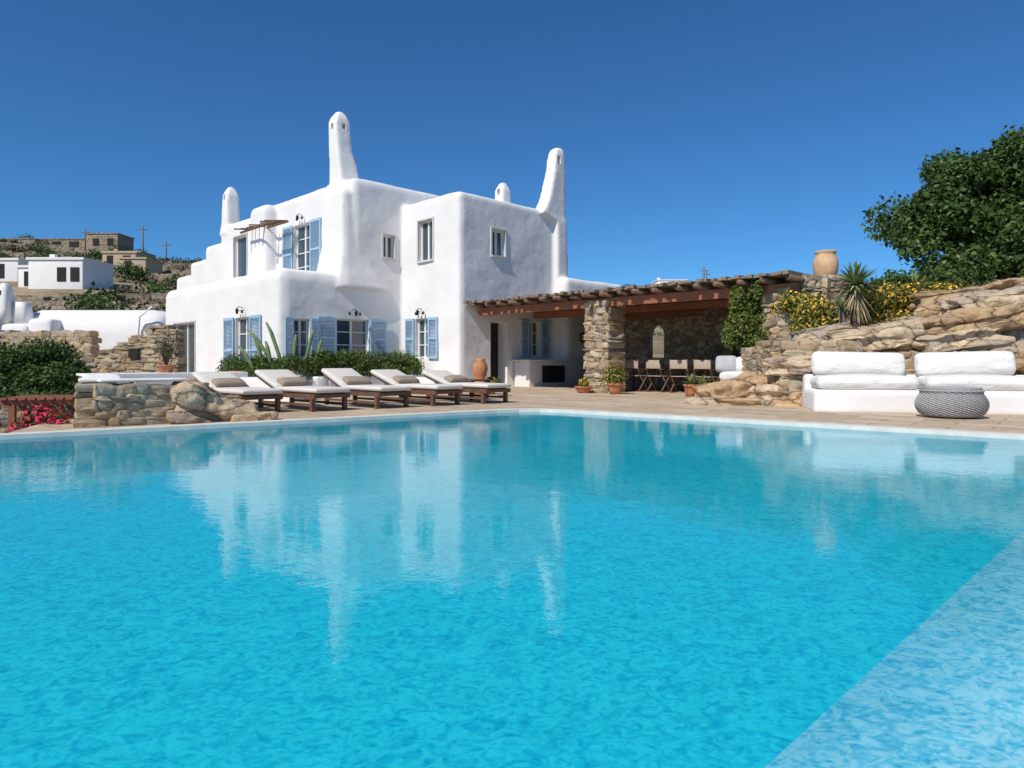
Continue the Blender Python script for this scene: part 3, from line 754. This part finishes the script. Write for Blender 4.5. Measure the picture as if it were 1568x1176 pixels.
q=MB()
q.rbox(I4,-29,-19.8,39,45,0,3.9,1.3,n=3); q.rbox(I4,-33,-27,38,44,0,3.0,.4); q.rbox(I4,-31.2,-28.6,37.6,39,0,3.4,.3); q.rbox(I4,-27.2,-25.8,38.2,41,0,3.3,.3)
q.loft(I4,[(-28.9,38.6,3,.6,.5),(-28.75,38.6,3.8,.42,.4),(-28.7,38.6,4.9,.36,.36),(-28.7,38.6,5.15,.25,.25),(-28.7,38.6,5.3,.08,.08)],ex=4)
q.box(I4,-28.78,-28.62,38.21,38.3,4.6,4.85,1)
q.loft(I4,[(-27.9,39,3,.5,.4),(-27.95,39,3.9,.38,.36),(-28,39,4.25,.34,.34)],ex=5)
q.tube([(-20.5,38.9,4.0),(-21.2,38.85,3.4),(-21.4,38.85,.5)],.05,6)
q.obj('white_cottage',[M_white,M_dark])
def house(name,x,y,w,d,h,mat,wins,z=None,rot=0):
    z0=float(terr(np.array([x]),np.array([y-d/2]))[0])+.1 if z is None else z
    T=Matrix.Translation((x,y,z0))@Matrix.Rotation(rot,4,'Z'); q=MB()
    q.rbox(T,-w/2,w/2,-d/2,d/2,-3,h,.12); q.box(T,-w/2-.15,w/2+.15,-d/2-.15,d/2+.15,h-.15,h+.12)
    q.box(T,-w/2+.6,-w/2+1.2,-.3,.3,h+.12,h+.9)
    for (a_,b_,c_,e_) in wins: q.box(T,a_,b_,-d/2-.06,-d/2+.1,c_,e_,1)
    q.obj(name,[mat,M_dark])
M_ochre=simple('ochre_render',(.46,.36,.24),.9,.1)
house('white_hillside_house',-51.5,80,6.2,6,3.3,M_white,[(.2,1.2,.7,2.3),(1.7,2.7,.7,2.3)])
house('white_hillside_house',-55.8,82,3.5,5,2.6,M_white,[(-1,0,.3,2.0)])
house('white_hillside_house',-67,88,11,6,2.6,M_white,[(-3,-2,.6,1.9),(0,1.2,.6,2.0),(2.6,3.8,.2,2),( -1.5,-.8,.6,1.8)])
house('stone_hillside_house',-99,168,8,7,4.2,M_swall_far,[(-2,-.5,1.2,3.0),(1.5,3,1.2,3.0)],27.6)
house('stone_hillside_house',-109,170,12,7,2.6,M_swall_far,[(-3,-1,.6,2),(1,3.4,.6,2)],28.2)
house('stone_hillside_house',-122,172,9,7,2.4,M_swall_far,[(-2,0,.6,2)],28.8)
house('ochre_hillside_house',-84,150,8,6,2.6,M_ochre,[(-3,-1.6,.6,2),(1,2.2,.5,2)])
house('ochre_hillside_house',-63,112,5.5,5,2.6,M_ochre,[(-2,-1,.6,2.1),(.6,1.8,.3,2.1)])
house('ochre_hillside_house',-57.5,106,4,5,2.2,M_ochre,[(-1.2,-.2,.6,1.8)])
house('white_hillside_house',38,165,7,6,2.2,M_white,[(-1,1,.5,1.7)])
q=MB()
for (x,y,h) in [(-80,148,8.5),(-76,150,5.5),(45,160,5),(47,165,4.5),(-100,160,6)]:
    z=float(terr(np.array([x]),np.array([y]))[0]); q.tube([(x,y,z-1),(x,y,z+h)],.14,6); q.tube([(x-1,y,z+h-.8),(x+1,y,z+h-.8)],.08,5)
q.obj('utility_poles',[M_darkwood])
q=MB()
for (y0,xa,xb) in [(56,-60,-24),(66,-75,-24),(95,-90,-35),(108,-98,-40),(125,-110,-40),(140,-118,-50),(155,-124,-60)]:
    xsn=np.arange(xa,xb,2.5); P=[(float(x),y0+3*math.sin(x*.09+y0)) for x in xsn]
    for (x1,y1),(x2,y2) in zip(P[:-1],P[1:]):
        z=float(terr(np.array([x1]),np.array([y1]))[0]); L=math.hypot(x2-x1,y2-y1)
        q.box(Matrix.Translation((x1,y1,z))@Matrix.Rotation(math.atan2(y2-y1,x2-x1),4,'Z'),0,L+.05,-.3,.3,-1.5,.9+.15*math.sin(x1))
q.obj('hillside_terrace_walls',[M_swall_far])
B=[]
for i in range(1000):
    y=rng.uniform(48,180); x=y*rng.uniform(-.85,.5); z=float(terr(np.array([x]),np.array([y]))[0]); s=rng.uniform(.4,1.3)*(1+.004*y)
    if y<90 and -75<x<-44: continue
    B.append((x,y,z+.2*s,s,s,s*.55))
foliage('hillside_scrub',B,70000,.26,M_leaf_dry,shell=.5)
B=[]
for i in range(240):
    y=rng.uniform(50,178); x=y*rng.uniform(-.85,.45); z=float(terr(np.array([x]),np.array([y]))[0]); s=rng.uniform(.8,2.2)
    if y<90 and -75<x<-40: continue
    B.append((x,y,z+.4*s,s,s,s*.7))
foliage('hillside_green_bushes',B,42000,.24,M_leaf_bush,shell=.5)

# ------------------------------------------------------------ plants
tr=empty('evergreen_tree')
bl=crown((15.0,20,4.8),(3.7,2.6,3.0),76,(.45,.9),3)+crown((12.1,19.2,3.9),(1.0,1.2,1.7),22,(.35,.65),4)+crown((18.3,20,5.4),(3,2.5,2.8),36,(.6,1.0),6)+crown((13.6,18.2,3.0),(2.2,.8,.8),22,(.4,.65),8)+crown((13.0,19.4,5.6),(1.2,1,.9),14,(.35,.6),10)+crown((14.6,19.4,6.5),(1.6,1,.6),14,(.4,.65),12)
bl=[b for b in bl if b[2]>2.2]
foliage('crown',bl,135000,.08,M_leaf_tree,shell=.5,parent=tr)
q=MB()
base=Vector((15,20.2,1.8))
q.tube([base,base+Vector((.1,0,1)),base+Vector((0,0,2)),base+Vector((-.1,0,3.2))],[.35,.28,.22,.14],10)
for b in bl[::3]:
    e=Vector(b[:3]); s=base+Vector((0,0,rng.uniform(.8,2.2))); mid_=(s+e)/2+Vector((rng.normal()*.2,rng.normal()*.2,-.2)); q.tube([s,mid_,e],[.1,.07,.02],6)
q.obj('trunk_and_limbs',[M_bark],tr)
foliage('green_shrub',[(5.3,15.75,1.7,.35,.4,.45),(5.45,15.9,2.2,.36,.4,.38),(5.6,15.7,1.35,.4,.4,.4),(5.85,15.8,1.65,.4,.4,.4),(5.15,15.6,2.3,.18,.2,.3),(5.9,15.6,2.05,.22,.25,.3),(5.05,15.7,1.45,.22,.2,.28),(5.55,15.5,2.5,.16,.18,.25)],13000,.042,M_leaf_lime,shell=.5)
fb=[]
for i in range(38):
    x=rng.choice([rng.uniform(6.0,6.8),rng.uniform(7.5,9.3)]); fb.append((x,14.6+rng.uniform(-.5,.8)-(x-6)*.1,1.45+rng.uniform(0,.78)+.10*(x-6.2),rng.uniform(.18,.4),.33,rng.uniform(.18,.3)))
foliage('yellow_flowering_shrub',fb,20000,.038,M_leaf_lime,M_yellow,.22,.04,shell=.5)
foliage('background_shrub',crown((10.5,16.5,2.3),(1.8,.8,.5),16,(.4,.7),9),9000,.06,M_leaf_bush)
q=MB(); T=Matrix.Translation((7.35,16,2.78)); q.lathe(T,[(.18,0),(.25,.12),(.28,.3),(.27,.45),(.22,.55),(.2,.58),(.24,.62),(.24,.66),(.19,.66)],28); q.obj('clay_jar',[M_jar])
q=MB(); q.tube([(7.1,14.1,1.1),(7.1,14.1,2.35)],.1,8,2); blades(q,(7.1,14.1,2.42),160,.68,.028,-.3,1.5,.25,0); blades(q,(7.1,14.1,2.35),110,.72,.022,-1.5,-.8,.1,1)
q.tube([(6.75,13.9,1.1),(6.7,13.9,1.95)],.06,8,2); blades(q,(6.7,13.9,1.95),50,.36,.02,-.4,1.4,.3,0)
q.obj('yucca_plant',[M_yucca,M_straw,M_bark])
q=MB(); blades(q,(8.8,14.9,2.3),80,.75,.03,.3,1.5,.3,0); q.obj('agave_plant',[M_yucca])
hb=[]
for i in range(50):
    x=rng.uniform(-4.2,-.5); p=toW(x,1.9+rng.uniform(-.4,.6)); hb.append((p.x,p.y,.5+rng.uniform(0,.45),rng.uniform(.22,.42),.36,.3))
for i in range(28):
    p=toW(-5.0+rng.uniform(-.35,.35),rng.uniform(1.5,6.0)); hb.append((p.x,p.y,.4+rng.uniform(0,.45),.35,.35,.3))
foliage('hedge',hb,38000,.042,M_leaf_bush,M_leaf_lime,.2,shell=.5)
q=MB()
def cact(x,y,z,pts,r=.055): q.tube([Vector((x,y,z))+Vector(p) for p in pts],[r*1.05,r,r,r*.55],9)
p=toW(-5.2,2.2)
for dx,h,l in [(-.3,1.2,-.35),(-.05,.95,-.2),(.25,1.5,-.5),(.5,1.15,.1),(.8,1.3,.3),(-.6,.8,-.5),(1.1,1.0,.2),(.1,1.3,-.9)]:
    cact(p.x+dx,p.y+abs(dx)*.3,.5,[(0,0,0),(l*.3,0,h*.4),(l*.7,0,h*.8),(l,0,h)])
q.obj('columnar_cactus',[M_cactus])
q=MB(); 
for x in(-1.2,-3.1,-4.0): 
    p=toW(x,1.7); blades(q,(p.x,p.y,.8),45,.6,.04,.3,1.4,.1)
q.obj('agave_plant',[M_yucca])
foliage('green_bush',crown((-10.3,14.6,.35),(1.2,1.0,.8),26,(.3,.5),21),26000,.045,M_leaf_bush,shell=.5)
foliage('green_bush',crown((-12.6,16,.2),(1.4,1.0,.7),20,(.35,.55),22),16000,.05,M_leaf_bush,shell=.5)
foliage('green_bush',crown((-9.2,12.6,-.3),(1.3,.8,.6),20,(.25,.45),23),16000,.04,M_leaf_bush,shell=.5)
def pot(name,X,Y,z,r,h,plant=None,ph=.4):
    q=MB(); T=Matrix.Translation((X,Y,z)); q.lathe(T,[(r*.65,0),(r*.8,h*.4),(r*.95,h*.85),(r*1.08,h*.87),(r*1.08,h),(r*.9,h),(r*.85,h*.9)],20)
    mats=[M_terra,M_yucca]
    if plant=='blades': blades(q,(X,Y,z+h*.9),36,ph,.022,.3,1.5,.35,1)
    o=q.obj(name,mats)
    if plant=='bush': foliage('foliage',[(X,Y,z+h+ph*.35,ph*.5,ph*.5,ph*.45)],1400,.03,M_leaf_lime,M_yellow,.12,.03,parent=o)
    if plant=='twig':
        q=MB()
        for i in range(26):
            d=Vector((rng.normal()*.22,rng.normal()*.22,1)).normalized()*ph*rng.uniform(.5,1); q.tube([(X,Y,z+h*.8),Vector((X,Y,z+h))+d*.5,Vector((X,Y,z+h))+d+Vector((rng.normal()*.06,rng.normal()*.06,0))],[.012,.009,.003],5)
        q.obj('stems',[M_bark],o); foliage('foliage',[(X,Y,z+h+ph*.5,ph*.3,ph*.3,ph*.5)],400,.03,M_leaf_bush,parent=o,shell=.2)
pot('potted_plant',-7.35,14.5,.62,.18,.16,'twig',.8)
pot('potted_plant',2.72,18.0,0,.2,.28,'bush',.6)
pot('potted_plant',1.95,18.6,0,.24,.18,'bush',.25); pot('potted_plant',4.35,16.6,.0,.18,.3,'blades',.5); pot('potted_plant',4.25,15.3,.0,.18,.3,'blades',.5)
pot('potted_plant',-.35,17.0,.1,.15,.2,'blades',.35); pot('potted_plant',-.55,17.8,.0,.15,.2,'bush',.3)
q=MB(); T=Matrix.Translation((-.82,17.6,0)); q.lathe(T,[(.16,0),(.16,.3),(.12,.34),(.1,.37),(.16,.5),(.2,.66),(.17,.8),(.11,.87),(.14,.93),(.12,.94)],24); q.obj('terracotta_urn',[M_terra])
q=MB()
for (X_,Y_) in [(-6.9,17.2),(-6.2,17.3),(-5.6,17.0)]: 
    q.lathe(Matrix.Translation((X_,Y_,.0)),[(.14,0),(.2,.5),(.22,.62),(.18,.62)],16)
q.obj('terracotta_pots',[M_terra])

# ------------------------------------------------------------ light, world, camera
el=R(47); sd=Vector((-.60,-.80,0)).normalized(); sv=Vector((sd.x*math.cos(el),sd.y*math.cos(el),math.sin(el)))
L=bpy.data.lights.new('sun','SUN'); L.energy=4.3; L.angle=R(.5); L.color=(1,.95,.87)
lo=bpy.data.objects.new('sun',L); COL.objects.link(lo); lo.rotation_euler=sv.to_track_quat('Z','Y').to_euler()
W=bpy.data.worlds.new('World'); S.world=W; W.use_nodes=True; nt=W.node_tree
bg=nt.nodes['Background']; sk=nt.nodes.new('ShaderNodeTexSky'); sk.sky_type='NISHITA'; sk.sun_disc=False
sk.sun_elevation=el; sk.sun_rotation=math.atan2(sd.x,sd.y); sk.altitude=1500; sk.air_density=1.0; sk.dust_density=.0; sk.ozone_density=4
mx=nd(nt,'ShaderNodeMix',data_type='RGBA',blend_type='MULTIPLY'); mx.inputs[0].default_value=1
nt.links.new(sk.outputs[0],mx.inputs[6]); mx.inputs[7].default_value=(.40,.84,1.16,1)
nt.links.new(mx.outputs[2],bg.inputs[0]); bg.inputs[1].default_value=.096
cam=bpy.data.cameras.new('camera'); co=bpy.data.objects.new('camera',cam); COL.objects.link(co); S.camera=co
co.location=(0,0,.85); co.rotation_euler=(R(90),0,0); cam.sensor_width=36; cam.lens=24; cam.shift_y=-34/1568; cam.clip_end=3000; cam.clip_start=.05
S.view_settings.view_transform='Standard'; S.view_settings.look='None'; S.view_settings.exposure=0
